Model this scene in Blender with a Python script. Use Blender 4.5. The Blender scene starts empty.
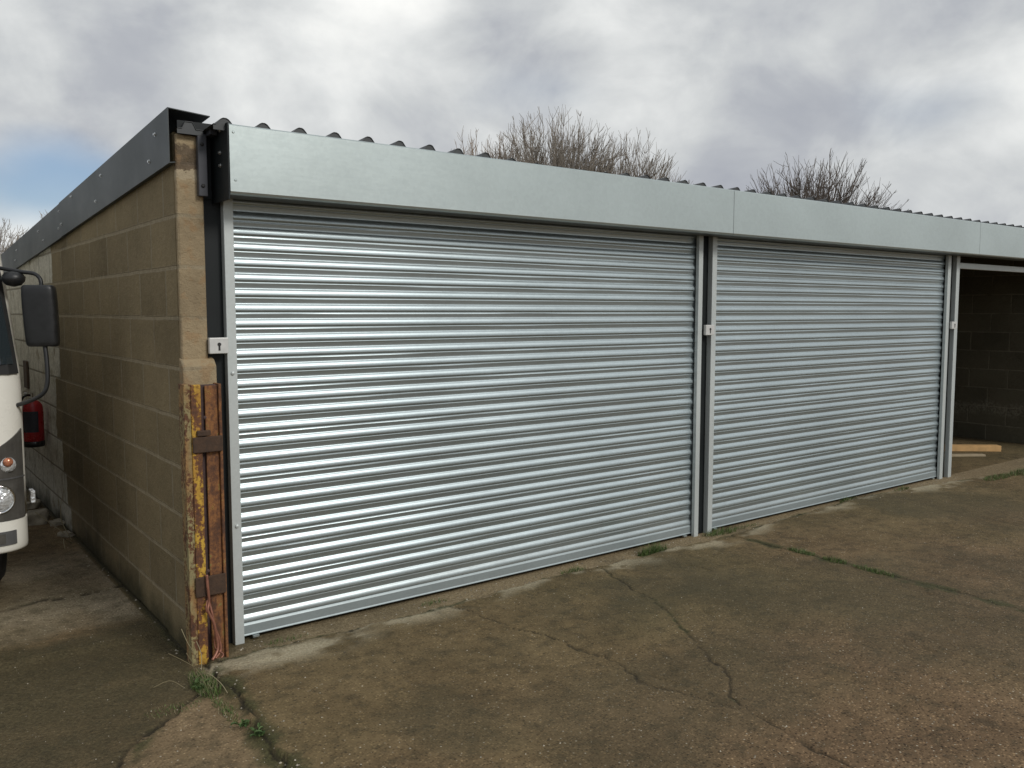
import bpy, bmesh, math, random
import numpy as np
from mathutils import Vector, Matrix, noise as mnoise
random.seed(7); rng = np.random.default_rng(7)
S = bpy.context.scene
COL = S.collection
R = math.radians

# ------------------------------------------------------------------ helpers
class MB:
    """collects shapes, then links them as ONE mesh object; UVs are box mapped in metres"""
    def __init__(s): s.v=[]; s.f=[]; s.m=[]
    def add(s, vs, fs, m=0):
        o=len(s.v); s.v+= [tuple(p) for p in vs]; s.f+=[tuple(i+o for i in f) for f in fs]; s.m+=[m]*len(fs)
    def box(s, x0,x1,y0,y1,z0,z1, m=0, rot=None, at=(0,0,0)):
        vs=[(x,y,z) for z in (z0,z1) for y in (y0,y1) for x in (x0,x1)]
        if rot is not None: vs=[tuple(rot@Vector(p)+Vector(at)) for p in vs]
        s.add(vs,[(0,2,3,1),(4,5,7,6),(0,1,5,4),(2,6,7,3),(0,4,6,2),(1,3,7,5)],m)
    def prism(s, pts, y0, y1, axis='y', m=0):
        """closed polygon (a,b) extruded along an axis. axis y: (x,z); x: (y,z); z: (x,y)"""
        n=len(pts)
        def P(a,b,t): return {'y':(a,t,b),'x':(t,a,b),'z':(a,b,t)}[axis]
        vs=[P(a,b,y0) for a,b in pts]+[P(a,b,y1) for a,b in pts]
        fs=[(i,(i+1)%n,(i+1)%n+n,i+n) for i in range(n)]+[tuple(range(n))[::-1],tuple(range(n,2*n))]
        s.add(vs,fs,m)
    def tube(s, path, r, n=8, m=0, cap=True):
        path=[Vector(p) for p in path]; k=len(path)
        rs=r if isinstance(r,(list,tuple)) else [r]*k
        up=Vector((0,0,1)); vs=[]
        prev=None
        for i,p in enumerate(path):
            t=(path[min(i+1,k-1)]-path[max(i-1,0)]).normalized()
            if prev is None:
                a=t.cross(up) if abs(t.z)<.95 else t.cross(Vector((1,0,0)))
                a.normalize()
            else:
                a=(prev-t*prev.dot(t)).normalized()
            prev=a; b=t.cross(a)
            for j in range(n):
                q=2*math.pi*j/n; vs.append(p+(a*math.cos(q)+b*math.sin(q))*rs[i])
        fs=[(i*n+j,i*n+(j+1)%n,(i+1)*n+(j+1)%n,(i+1)*n+j) for i in range(k-1) for j in range(n)]
        if cap: fs+=[tuple(range(n))[::-1],tuple((k-1)*n+j for j in range(n))]
        s.add(vs,fs,m)
    def lathe(s, prof, c=(0,0,0), n=24, axis='z', m=0):
        """prof: (r,h) list"""
        vs=[]
        for r,h in prof:
            for j in range(n):
                q=2*math.pi*j/n; a,b=r*math.cos(q),r*math.sin(q)
                p={'z':(a,b,h),'y':(a,h,b),'x':(h,a,b)}[axis]
                vs.append((p[0]+c[0],p[1]+c[1],p[2]+c[2]))
        k=len(prof)
        fs=[(i*n+j,i*n+(j+1)%n,(i+1)*n+(j+1)%n,(i+1)*n+j) for i in range(k-1) for j in range(n)]
        fs+=[tuple(range(n))[::-1],tuple((k-1)*n+j for j in range(n))]
        s.add(vs,fs,m)
    def build(s, name, mats, parent=None, smooth=False, bevel=0, seg=2, fix=True):
        me=bpy.data.meshes.new(name); me.from_pydata(s.v,[],s.f)
        for m in (mats if isinstance(mats,(list,tuple)) else [mats]): me.materials.append(m)
        me.polygons.foreach_set('material_index', s.m)
        if fix:
            bm=bmesh.new(); bm.from_mesh(me); bmesh.ops.recalc_face_normals(bm,faces=bm.faces); bm.to_mesh(me); bm.free()
        uv=me.uv_layers.new(name='UVMap')
        me.update()
        nl=len(me.loops); vi=np.empty(nl,int); me.loops.foreach_get('vertex_index',vi)
        co=np.empty(len(me.vertices)*3); me.vertices.foreach_get('co',co); co=co.reshape(-1,3)
        nf=len(me.polygons); no=np.empty(nf*3); me.polygons.foreach_get('normal',no); no=np.abs(no.reshape(-1,3))
        lt=np.empty(nf,int); me.polygons.foreach_get('loop_total',lt)
        ln=np.repeat(no,lt,axis=0); P=co[vi]
        ax=np.argmax(ln,axis=1); u=np.where(ax==0,P[:,1],P[:,0]); v=np.where(ax==2,P[:,1],P[:,2])
        uv.data.foreach_set('uv', np.stack([u,v],1).ravel())
        if smooth: me.shade_smooth()
        o=bpy.data.objects.new(name,me); COL.objects.link(o)
        if parent is not None: o.parent=parent
        if bevel:
            b=o.modifiers.new('bevel','BEVEL'); b.width=bevel; b.segments=seg; b.limit_method='ANGLE'; b.angle_limit=R(40)
            if smooth: b.harden_normals=False
        if smooth and bevel: pass
        return o
def empty(name, loc=(0,0,0)):
    """parts are written in world coordinates: the empty sits at the thing's base and the parts are shifted back"""
    o=bpy.data.objects.new(name,None); COL.objects.link(o); o.location=loc; o.empty_display_size=.2
    return o
def settle(root):
    """keep children where they were modelled although the root has a location"""
    L=Vector(root.location)
    for c in root.children: c.location=Vector(c.location)-L
def tag(o,label=None,cat=None,group=None,kind=None):
    if label: o['label']=label
    if cat: o['category']=cat
    if group: o['group']=group
    if kind: o['kind']=kind
    return o

# ------------------------------------------------------------------ node helpers
class NT:
    def __init__(s, tree): s.t=tree; s.n=tree.nodes; s.l=tree.links
    def node(s, typ, **kw):
        n=s.n.new(typ)
        for k,v in kw.items():
            if k=='inp':
                for a,b in v.items(): s.set(n.inputs[a],b)
            else: setattr(n,k,v)
        return n
    def set(s, sock, v):
        if isinstance(v, bpy.types.NodeSocket): s.l.new(v,sock)
        elif isinstance(v, bpy.types.Node): s.l.new(v.outputs[0],sock)
        elif isinstance(v,(tuple,list)) and len(v)==3 and sock.type=='RGBA': sock.default_value=(*v,1)
        else: sock.default_value=v
    def math(s, op, a, b=0.0, c=None, clamp=False):
        n=s.n.new('ShaderNodeMath'); n.operation=op; n.use_clamp=clamp
        s.set(n.inputs[0],a); s.set(n.inputs[1],b)
        if c is not None: s.set(n.inputs[2],c)
        return n.outputs[0]
    def mix(s, fac, a, b, mode='MIX'):
        n=s.n.new('ShaderNodeMix'); n.data_type='RGBA'; n.blend_type=mode
        s.set(n.inputs[0],fac); s.set(n.inputs[6],a); s.set(n.inputs[7],b)
        return n.outputs[2]
    def noise(s, vec, scale, detail=4, rough=.55, dist=0):
        n=s.n.new('ShaderNodeTexNoise'); n.inputs['Scale'].default_value=scale; n.inputs['Detail'].default_value=detail
        n.inputs['Roughness'].default_value=rough; n.inputs['Distortion'].default_value=dist
        if vec is not None: s.l.new(vec,n.inputs['Vector'])
        return n
    def ramp(s, fac, stops, interp='LINEAR'):
        n=s.n.new('ShaderNodeValToRGB'); n.color_ramp.interpolation=interp
        e=n.color_ramp.elements
        while len(e)<len(stops): e.new(.5)
        for i,(p,c) in enumerate(stops):
            e[i].position=p; e[i].color=(*c,1) if isinstance(c,tuple) else (c,c,c,1)
        s.set(n.inputs[0],fac); return n.outputs[0]
    def smooth(s, x, a, b):
        n=s.n.new('ShaderNodeMapRange'); n.interpolation_type='SMOOTHSTEP'
        s.set(n.inputs[0],x); n.inputs[1].default_value=a; n.inputs[2].default_value=b
        n.inputs[3].default_value=0; n.inputs[4].default_value=1
        return n.outputs[0]
    def vmap(s, vec, scale=(1,1,1), loc=(0,0,0)):
        n=s.n.new('ShaderNodeMapping'); n.inputs['Scale'].default_value=scale; n.inputs['Location'].default_value=loc
        s.l.new(vec,n.inputs['Vector']); return n.outputs[0]
    def bump(s, h, strength=.3, dist=.01, normal=None):
        n=s.n.new('ShaderNodeBump'); n.inputs['Strength'].default_value=strength; n.inputs['Distance'].default_value=dist
        s.l.new(h,n.inputs['Height'])
        if normal is not None: s.l.new(normal,n.inputs['Normal'])
        return n.outputs[0]
def mat(name):
    m=bpy.data.materials.new(name); m.use_nodes=True
    k=NT(m.node_tree); b=k.n['Principled BSDF']; k.b=b; k.m=m
    tc=k.n.new('ShaderNodeTexCoord'); k.obj=tc.outputs['Object']; k.uv=tc.outputs['UV']
    g=k.n.new('ShaderNodeNewGeometry'); k.pos=g.outputs['Position']; k.geo=g
    return k
def simple(name, col, rough=.5, metal=0, var=.12, scale=20, spec=.5, bump=0, bscale=80):
    k=mat(name)
    n=k.noise(k.pos,scale,5,.6)
    lo=tuple(c*(1-var) for c in col); hi=tuple(min(1,c*(1+var)) for c in col)
    k.set(k.b.inputs['Base Color'], k.ramp(n.outputs[0],[(.3,lo),(.7,hi)]))
    k.set(k.b.inputs['Roughness'], k.ramp(n.outputs[0],[(.3,max(0,rough-.07)),(.7,min(1,rough+.07))]))
    k.b.inputs['Metallic'].default_value=metal; k.b.inputs['Specular IOR Level'].default_value=spec
    if bump: k.set(k.b.inputs['Normal'], k.bump(k.noise(k.pos,bscale,4).outputs[0],bump,.004))
    return k.m

# ------------------------------------------------------------------ materials
def galvanised(name, col, rough, scale=90, metal=.85, bumpf=.12, dirt=.25, dusty=0.0):
    k=mat(name)
    v=k.node('ShaderNodeTexVoronoi'); v.inputs['Scale'].default_value=scale; k.l.new(k.pos,v.inputs['Vector'])
    big=k.noise(k.pos,1.7,4,.5).outputs[0]
    fine=k.noise(k.vmap(k.pos,(1,1,6)),14,4,.6).outputs[0]
    sp=k.node('ShaderNodeSeparateColor'); k.l.new(v.outputs['Color'],sp.inputs[0])
    f=k.math('ADD',k.math('MULTIPLY',sp.outputs[0],.16),k.math('MULTIPLY',big,.84))
    c=k.ramp(f,[(.2,tuple(x*.88 for x in col)),(.8,tuple(min(1,x*1.08) for x in col))])
    d=k.smooth(fine,.60,.78)
    c=k.mix(k.math('MULTIPLY',d,dirt),c,tuple(x*.6 for x in col))
    sz=k.node('ShaderNodeSeparateXYZ'); k.l.new(k.pos,sz.inputs[0])
    dust=k.math('MULTIPLY',k.smooth(k.math('ADD',sz.outputs[2],k.math('MULTIPLY',fine,.35)),.46,.14),dusty)
    c=k.mix(dust,c,(.24,.23,.20))
    k.set(k.b.inputs['Base Color'],c); k.set(k.b.inputs['Metallic'],k.math('MULTIPLY',k.math('SUBTRACT',1,k.math('MULTIPLY',dust,.7)),metal))
    r=k.math('ADD',rough-.06,k.math('MULTIPLY',fine,.14)); k.set(k.b.inputs['Roughness'],r)
    k.set(k.b.inputs['Normal'],k.bump(k.noise(k.pos,3,2).outputs[0],bumpf,.01))
    return k.m
M={}
M['galv']=galvanised('galvanised_slats',(.47,.54,.56),.36,metal=.85,bumpf=.04,dusty=.3)
M['galv_flat']=galvanised('galvanised_fascia',(.54,.605,.595),.36,scale=60,bumpf=.12,dirt=.12)
M['guide']=galvanised('galvanised_guide',(.56,.60,.59),.5,metal=.35)
M['dark_steel']=simple('anthracite_steel',(.011,.014,.015),.5,0,.15,6,spec=.3)
M['bracket']=simple('bracket_grey',(.055,.058,.068),.45,.1,.15,10)
M['verge']=simple('verge_coated_steel',(.050,.060,.062),.55,.0,.12,2.5)
M['roof']=simple('roof_sheet_dark',(.06,.064,.066),.5,.2,.2,6)
M['rail']=galvanised('galvanised_rail',(.34,.39,.40),.45,metal=.5)
M['soffit']=simple('soffit_shade_grey',(.10,.108,.105),.5,.1,.12,8)  # underside of the galvanised hood, its shade put into a dark grey
M['bolt']=simple('bright_screw',(.75,.75,.73),.3,.9,.1,80)
M['black']=simple('black_plastic',(.018,.019,.02),.42,0,.2,30)
M['rubber']=simple('rubber',(.02,.02,.02),.75,0,.2,30)
M['lockbox']=simple('lock_box_grey',(.62,.62,.60),.42,.2,.06,30)
M['hole']=simple('keyhole_dark',(.02,.02,.02),.6)
M['red']=simple('extinguisher_red',(.34,.014,.018),.3,0,.12,12)
M['ext_label']=simple('extinguisher_label',(.035,.035,.045),.5,0,.3,60)
M['chrome']=simple('bright_metal',(.8,.8,.78),.15,1,.05,20)
M['truck_white']=simple('truck_paint',(.87,.85,.77),.28,0,.03,4)
M['truck_grey']=simple('truck_grey_plastic',(.10,.10,.10),.4,0,.15,10)
M['housing']=simple('headlamp_housing',(.12,.115,.105),.16,.3,.25,12)
M['amber']=simple('indicator_amber',(.50,.20,.11),.15,.3,.45,60)
M['plate_brown']=simple('brown_board',(.075,.05,.03),.8,0,.3,20)

def glass():
    k=mat('windscreen_glass'); k.b.inputs['Base Color'].default_value=(.03,.04,.045,1); k.b.inputs['Roughness'].default_value=.04
    k.b.inputs['Specular IOR Level'].default_value=.8; k.b.inputs['Alpha'].default_value=.86
    return k.m
M['glass']=glass()
def lens():
    k=mat('lamp_lens'); k.b.inputs['Base Color'].default_value=(.85,.87,.88,1); k.b.inputs['Roughness'].default_value=.08
    k.b.inputs['Metallic'].default_value=.5
    v=k.node('ShaderNodeTexVoronoi'); v.inputs['Scale'].default_value=70; k.l.new(k.pos,v.inputs['Vector'])
    k.set(k.b.inputs['Normal'],k.bump(v.outputs[0],.5,.01)); return k.m
M['lens']=lens()

def blocks(name, col, white_from=None, dim=1.0, base_stain=False, phase=.175, uphase=0.0):
    k=mat(name)
    wob=k.noise(k.uv,3.0,2).outputs['Color']
    vv=k.node('ShaderNodeVectorMath',operation='MULTIPLY_ADD'); k.l.new(wob,vv.inputs[0]); vv.inputs[1].default_value=(.012,.012,0); k.l.new(k.uv,vv.inputs[2])
    uv=k.vmap(vv.outputs[0],(1,1,1),(uphase,-phase,0))
    def br(ms,smooth,c1=(0,0,0,1),c2=(1,1,1,1)):
        b=k.node('ShaderNodeTexBrick'); b.offset=.5; b.inputs['Scale'].default_value=1
        b.inputs['Brick Width'].default_value=.45; b.inputs['Row Height'].default_value=.225
        b.inputs['Mortar Size'].default_value=ms; b.inputs['Mortar Smooth'].default_value=smooth
        b.inputs['Color1'].default_value=c1; b.inputs['Color2'].default_value=c2
        k.l.new(uv,b.inputs['Vector']); return b
    b=br(.009,.35); mort=b.outputs['Fac']
    sc=k.node('ShaderNodeSeparateColor'); k.l.new(b.outputs['Color'],sc.inputs[0]); rnd=sc.outputs[0]
    n1=k.noise(k.pos,2.2,5,.6).outputs[0]; n2=k.noise(k.pos,38,5,.7).outputs[0]; n3=k.noise(k.pos,140,3,.6).outputs[0]
    f=k.math('ADD',k.math('ADD',k.math('MULTIPLY',rnd,.20 if name=='side_blocks_shaded' else .2),k.math('MULTIPLY',n1,.6)),k.math('MULTIPLY',n2,.28))
    lo=tuple(c*.62*dim for c in col); mid=tuple(c*dim for c in col); hi=tuple(min(1,c*1.35*dim) for c in col)
    c=k.ramp(f,[(.28,lo),(.52,mid),(.78,hi)])
    c=k.mix(k.math('MULTIPLY',k.smooth(n3,.62,.75),.35),c,tuple(x*.4*dim for x in col))
    # mortar is a little paler, with smeared edges that come and go
    mm=k.math('MULTIPLY',mort,k.smooth(k.noise(k.pos,4,3).outputs[0],.22,.55))
    mc=k.ramp(n2,[(.3,tuple(x*1.05*dim for x in (.30,.27,.20))),(.75,tuple(x*1.05*dim for x in (.42,.38,.29)))])
    c=k.mix(k.math('MULTIPLY',mm,.45 if name=='side_blocks_shaded' else .3),c,mc)
    if name!='interior_blocks':
        # bed joints are struck wide and pale, the upright joints hardly show
        s2=k.node('ShaderNodeSeparateXYZ'); k.l.new(uv,s2.inputs[0])
        fr=k.math('ABSOLUTE',k.math('SUBTRACT',k.math('FRACT',k.math('DIVIDE',s2.outputs[1],.225)),.5))
        hj=k.math('MULTIPLY',k.smooth(k.math('ADD',fr,k.math('MULTIPLY',k.math('SUBTRACT',n2,.5),.05)),.435,.47),k.smooth(k.noise(k.pos,2.2,3).outputs[0],.25,.5))
        c=k.mix(k.math('MULTIPLY',hj,.85 if name=='side_blocks_shaded' else .5),c,k.ramp(n2,[(.3,(.25,.205,.13)),(.75,(.37,.31,.21))]))
    sep=k.node('ShaderNodeSeparateXYZ'); k.l.new(k.pos,sep.inputs[0]); X,Y,Z=sep.outputs
    if white_from is not None:
        row=k.math('FLOOR',k.math('DIVIDE',k.math('SUBTRACT',Z,phase),.225))
        wn=k.node('ShaderNodeTexWhiteNoise'); wn.noise_dimensions='1D'; k.l.new(row,wn.inputs['W'])
        low=k.math('MULTIPLY',k.math('LESS_THAN',Z,.40),.22)
        edge=k.math('ADD',k.math('ADD',white_from,k.math('MULTIPLY',wn.outputs[0],.26)),k.math('MULTIPLY',k.noise(k.pos,20,3).outputs[0],.06))
        edge=k.math('SUBTRACT',edge,low)
        w=k.smooth(k.math('SUBTRACT',Y,edge),0,.02)
        w=k.math('MULTIPLY',w,k.smooth(k.noise(k.pos,6,5,.65).outputs[0],.25,.5))
        wc=k.ramp(n2,[(.3,(.42,.40,.33)),(.7,(.78,.75,.65))])
        wc=k.mix(k.math('MULTIPLY',mort,.8),wc,(.2,.18,.14))
        c=k.mix(k.math('MULTIPLY',w,.9),c,wc)
    if base_stain:
        # damp green-brown algae along the foot of the wall
        s=k.smooth(k.math('ADD',Z,k.math('MULTIPLY',n1,.35)),.34,.16)
        c=k.mix(k.math('MULTIPLY',s,.8),c,(.030,.030,.014))
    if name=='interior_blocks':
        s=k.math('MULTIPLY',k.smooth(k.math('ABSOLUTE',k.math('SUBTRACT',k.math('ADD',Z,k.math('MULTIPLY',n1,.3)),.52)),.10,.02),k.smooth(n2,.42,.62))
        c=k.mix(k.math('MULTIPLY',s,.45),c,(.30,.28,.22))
    if name=='pier_blocks_lit':
        # dark weathered brick near the top, a smear of pale mortar beneath it
        zz=k.math('ADD',Z,k.math('MULTIPLY',k.math('SUBTRACT',k.noise(k.pos,30,5,.7).outputs[0],.42),.10))
        s=k.math('MULTIPLY',k.smooth(zz,2.172,2.182),k.smooth(zz,2.285,2.27)); c=k.mix(k.math('MULTIPLY',s,.75),c,k.ramp(n2,[(.35,(.05,.035,.025)),(.7,(.14,.10,.075))]))
        s=k.math('MULTIPLY',k.smooth(zz,2.125,2.14),k.smooth(zz,2.182,2.172)); c=k.mix(k.math('MULTIPLY',s,.5),c,(.50,.43,.31))
        s=k.smooth(k.noise(k.pos,17,4,.6).outputs[0],.52,.66); c=k.mix(k.math('MULTIPLY',s,.45),c,(.30,.18,.085))
    k.set(k.b.inputs['Base Color'],c); k.b.inputs['Roughness'].default_value=.92; k.b.inputs['Specular IOR Level'].default_value=.2
    h=k.math('ADD',k.math('MULTIPLY',n2,.5),k.math('MULTIPLY',n3,.35))
    h=k.math('ADD',k.math('SUBTRACT',h,k.math('MULTIPLY',mort,.1 if name=='pier_blocks_lit' else .5)),k.math('MULTIPLY',k.noise(k.pos,26,4,.6).outputs[0],.9))
    k.set(k.b.inputs['Normal'],k.bump(h,.85,.010))
    return k.m
M['blocks']=blocks('side_blocks_shaded',(.215,.170,.098),white_from=6.78,base_stain=True,uphase=.13)  # wall blocks in a darker tone that carries the side wall's shade
M['pier']=blocks('pier_blocks_lit',(.32,.25,.155),uphase=.2)  # same blocks in a paler tone, the front light painted in
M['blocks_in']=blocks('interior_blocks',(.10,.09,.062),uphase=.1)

def rust_paint(name, yellow, amount):
    """old yellow paint flaking off rusty steel; amount 0..1 of surviving paint"""
    k=mat(name)
    n1=k.noise(k.vmap(k.pos,(1,1,.30)),26,6,.62).outputs[0]; n2=k.noise(k.pos,70,5,.7).outputs[0]
    rust=k.ramp(k.math('ADD',k.math('MULTIPLY',n1,.6),k.math('MULTIPLY',n2,.4)),[(.3,(.035,.020,.016)),(.46,(.12,.050,.022)),(.56,(.26,.110,.035)),(.72,(.40,.20,.07))])
    paint=k.ramp(n2,[(.3,tuple(c*.5 for c in yellow)),(.6,yellow)])
    paint=k.mix(k.math('MULTIPLY',k.smooth(k.noise(k.vmap(k.pos,(1,1,.5)),9,4,.6).outputs[0],.42,.62),.6),paint,(.30,.115,.025))
    f=k.smooth(k.math('ADD',k.math('MULTIPLY',n1,.55),k.math('MULTIPLY',n2,.45)),.62-amount*.25,.57-amount*.25)
    f=k.math('SUBTRACT',1,f); f=k.smooth(k.math('ADD',k.math('MULTIPLY',n1,.55),k.math('MULTIPLY',n2,.45)),.66-amount*.30,.69-amount*.30)
    k.set(k.b.inputs['Base Color'],k.mix(f,rust,paint))
    k.b.inputs['Roughness'].default_value=.78
    k.set(k.b.inputs['Normal'],k.bump(k.math('ADD',n2,f),.6,.003)); return k.m
M['rust_yellow']=rust_paint('flaking_yellow_paint',(.56,.34,.045),.50)
M['rust_olive']=rust_paint('faded_olive_paint',(.30,.25,.12),.62)
M['rust']=rust_paint('bare_rust',(.26,.19,.06),.30)
M['rust_web']=simple('brown_purple_rust',(.075,.045,.042),.85,0,.4,40,bump=.5)
M['rust_dark']=simple('dark_rust',(.060,.034,.020),.85,0,.35,40,bump=.5)
M['copper']=simple('copper_wire',(.30,.13,.085),.45,.4,.2,40)
M['plank']=simple('new_sawn_timber',(.62,.38,.16),.75,0,.2,9)
M['plank2']=simple('weathered_timber',(.42,.34,.22),.8,0,.25,9)
M['stone']=simple('rubble_concrete',(.34,.30,.23),.95,0,.35,14,bump=.6,bscale=40)
M['moss']=simple('moss',(.055,.065,.02),.95,0,.4,60)

def leafmat(name,c1,c2):
    k=mat(name); oi=k.node('ShaderNodeNewGeometry')
    c=k.ramp(oi.outputs['Random Per Island'],[(0,c1),(1,c2)]); k.set(k.b.inputs['Base Color'],c)
    k.b.inputs['Roughness'].default_value=.6; k.b.inputs['Specular IOR Level'].default_value=.3
    k.b.inputs['Subsurface Weight'].default_value=0.0
    return k.m
M['grass']=leafmat('grass_blades',(.045,.085,.022),(.13,.18,.05))
M['drygrass']=leafmat('dry_grass',(.16,.13,.07),(.36,.31,.19))
M['weed']=leafmat('weed_leaves',(.035,.075,.02),(.10,.15,.05))
M['gravel']=leafmat('loose_grit',(.10,.085,.06),(.50,.45,.36))
M['bark']=simple('bare_bark',(.12,.10,.085),.9,0,.3,3)
M['bark2']=simple('bare_bark_brown',(.14,.10,.07),.9,0,.3,3)
M['twig']=simple('bare_twigs',(.25,.22,.185),.9,0,.25,2)
M['twig2']=simple('bare_twigs_brown',(.26,.19,.13),.9,0,.25,2)

# ------------------------------------------------------------------ camera
A=R(52.8); P=R(4.83)
F=Vector((math.cos(A)*math.cos(P),math.sin(A)*math.cos(P),-math.sin(P)))
cam=bpy.data.cameras.new('camera'); camo=bpy.data.objects.new('camera',cam); COL.objects.link(camo)
camo.location=(0,0,1.55); camo.rotation_euler=F.to_track_quat('-Z','Y').to_euler()
cam.sensor_width=36; cam.lens=864/1024*36; cam.clip_end=2000; cam.clip_start=.05
S.camera=camo

# ------------------------------------------------------------------ world and sun
SUN_AZ=Vector((.28,-.96)).normalized(); SUN_EL=R(34)
sd=Vector((SUN_AZ.x*math.cos(SUN_EL),SUN_AZ.y*math.cos(SUN_EL),math.sin(SUN_EL)))
w=bpy.data.worlds.new('World'); S.world=w; w.use_nodes=True
k=NT(w.node_tree); bg=k.n['Background']
sky=k.node('ShaderNodeTexSky'); sky.sky_type='NISHITA'; sky.sun_disc=False
sky.sun_elevation=SUN_EL; sky.sun_rotation=math.atan2(sd.x,sd.y)
tc=k.n.new('ShaderNodeTexCoord'); D=tc.outputs['Generated']
def flat(sx,sz,loc=(0,0,0)): return k.vmap(D,(sx,sx,sz),loc)
warp=k.noise(flat(2.2,3.6),1.0,4,.55)
wv=k.node('ShaderNodeVectorMath',operation='MULTIPLY_ADD'); k.l.new(warp.outputs['Color'],wv.inputs[0]); wv.inputs[1].default_value=(.22,.22,.16)
off=k.node('ShaderNodeVectorMath',operation='SUBTRACT'); k.l.new(D,off.inputs[0]); off.inputs[1].default_value=(.11,.11,.08)
k.l.new(off.outputs[0],wv.inputs[2]); DW=wv.outputs[0]
def lobe(d,inner,outer,a=1.0,sz=1.0):
    """smooth patch of sky round a direction; sizes are distances on the unit sphere, sz > 1 flattens it"""
    s=k.node('ShaderNodeVectorMath',operation='SUBTRACT'); k.l.new(DW,s.inputs[0]); s.inputs[1].default_value=d
    m=k.node('ShaderNodeVectorMath',operation='MULTIPLY'); k.l.new(s.outputs[0],m.inputs[0]); m.inputs[1].default_value=(1,1,sz)
    l=k.node('ShaderNodeVectorMath',operation='LENGTH'); k.l.new(m.outputs[0],l.inputs[0])
    return k.math('MULTIPLY',k.smooth(l.outputs['Value'],outer,inner),a)
n1=k.noise(flat(3.2,4.6),1.0,6,.52,.25).outputs[0]
n2=k.noise(flat(7.5,10,(3,1,2)),1.0,6,.55,.35).outputs[0]
n5=k.noise(flat(17,22,(7,3,1)),1.0,5,.55,.3).outputs[0]
val=k.math('ADD',k.math('ADD',k.math('MULTIPLY',n1,.56),k.math('MULTIPLY',n2,.36)),k.math('MULTIPLY',n5,.08))
val=k.math('ADD',k.math('MULTIPLY',k.math('SUBTRACT',val,.5),1.9),.53)
bright=[((.43,.86,.30),.03,.20,.34,1.4),((.884,.411,.20),.03,.20,.13,1.3),((.14,.985,.075),.01,.09,.25,1.5),((.62,.75,.20),.02,.22,.05,1.5),((.90,.44,.13),.0,.14,.10,1.5)]
darkl=[((.56,.77,.29),.02,.14,.16,1.5),((.14,.96,.23),.03,.16,.10,1.3),((.78,.60,.19),.02,.15,.11,1.8),((.33,.92,.19),.02,.14,.03,1.5)]
for d,i,o,a,s in bright: val=k.math('ADD',val,lobe(d,i,o,a,s))
for d,i,o,a,s in darkl: val=k.math('SUBTRACT',val,lobe(d,i,o,a,s))
CR=[(.15,(.36,.38,.43)),(.38,(.45,.47,.505)),(.54,(.59,.61,.62)),(.72,(.76,.775,.77)),(.98,(1.0,1.0,.97))]
cl=k.ramp(val,CR)
# Background strength is .1, so cloud colours are lifted by ten
cl10=k.node('ShaderNodeVectorMath',operation='SCALE'); k.l.new(cl,cl10.inputs[0]); cl10.inputs['Scale'].default_value=10.0
blue=[((.15,.98,.118),.04,.125,1.0,1.7),((.86,.47,.20),.0,.09,.20,2.0),((.60,.76,.235),.0,.10,.15,2.0),((-.3,.9,.35),.05,.3,.8,1.0),((-.2,-.7,.6),.05,.4,.8,1.0)]
bl=None
for d,i,o,a,s in blue:
    q=lobe(d,i,o,a,s); bl=q if bl is None else k.math('MAXIMUM',bl,q)
cov=k.math('SUBTRACT',1.0,k.math('MULTIPLY',bl,.92))
# thin blue showing through: the Sky Texture, somewhat lifted by thin high haze
skyc=k.mix(.45,sky.outputs[0],(1.5,2.5,4.6))
k.set(bg.inputs[0],k.mix(cov,skyc,cl10.outputs[0])); bg.inputs[1].default_value=.1
sun=bpy.data.lights.new('sun','SUN'); sun.energy=1.5; sun.angle=R(16); sun.color=(1,.965,.91)
so=bpy.data.objects.new('sun',sun); COL.objects.link(so); so.rotation_euler=(-sd).to_track_quat('-Z','Y').to_euler()

# ------------------------------------------------------------------ ground
def vnoise(x,y,seed=0):
    xi=np.floor(x).astype(np.int64); yi=np.floor(y).astype(np.int64); fx=x-xi; fy=y-yi
    def h(a,b):
        n=(a*374761393+b*668265263+seed*974634777)&0x7fffffff; n=(n^(n>>13))*1274126177&0x7fffffff
        return ((n^(n>>16))&0xffff)/65535.
    u=fx*fx*(3-2*fx); v=fy*fy*(3-2*fy)
    return (h(xi,yi)*(1-u)+h(xi+1,yi)*u)*(1-v)+(h(xi,yi+1)*(1-u)+h(xi+1,yi+1)*u)*v
def fbm(x,y,o=4,seed=0):
    s=0;a=.5
    for i in range(o): s=s+a*vnoise(x*2**i,y*2**i,seed+i*17); a*=.5
    return s/(1-.5**o)
def ss(x,a,b):
    t=np.clip((x-a)/(b-a),0,1); return t*t*(3-2*t)
def dline(X,Y,pts):
    d=np.full(X.shape,1e9); tt=np.zeros(X.shape); L=0
    for (a,b),(c,e) in zip(pts[:-1],pts[1:]):
        vx,vy=c-a,e-b; l2=vx*vx+vy*vy; t=np.clip(((X-a)*vx+(Y-b)*vy)/l2,0,1)
        q=np.hypot(X-a-t*vx,Y-b-t*vy); m=q<d; d=np.where(m,q,d); tt=np.where(m,L+t*math.sqrt(l2),tt); L+=math.sqrt(l2)
    return d,tt
JL=[(1.19,3.86),(1.175,3.796),(1.16,3.645),(1.135,3.272),(1.108,2.941),(1.117,2.693),(1.10,2.2),(1.11,-4)]
C1=[(2.433,3.76),(2.495,3.386),(2.575,3.091),(2.593,2.761),(2.585,2.564),(2.532,2.453),(2.62,2.245),(2.645,2.074)]
C2=[(3.52,3.80),(3.35,3.255),(3.233,2.861),(3.032,2.529),(2.846,2.264),(2.721,2.123),(2.656,1.813),(2.612,1.583),(2.60,1.0),(2.5,0)]
J4=[(4.76,3.80),(4.785,3.229),(4.775,2.553),(4.79,2.219),(4.76,1.865),(4.77,-4)]
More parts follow.
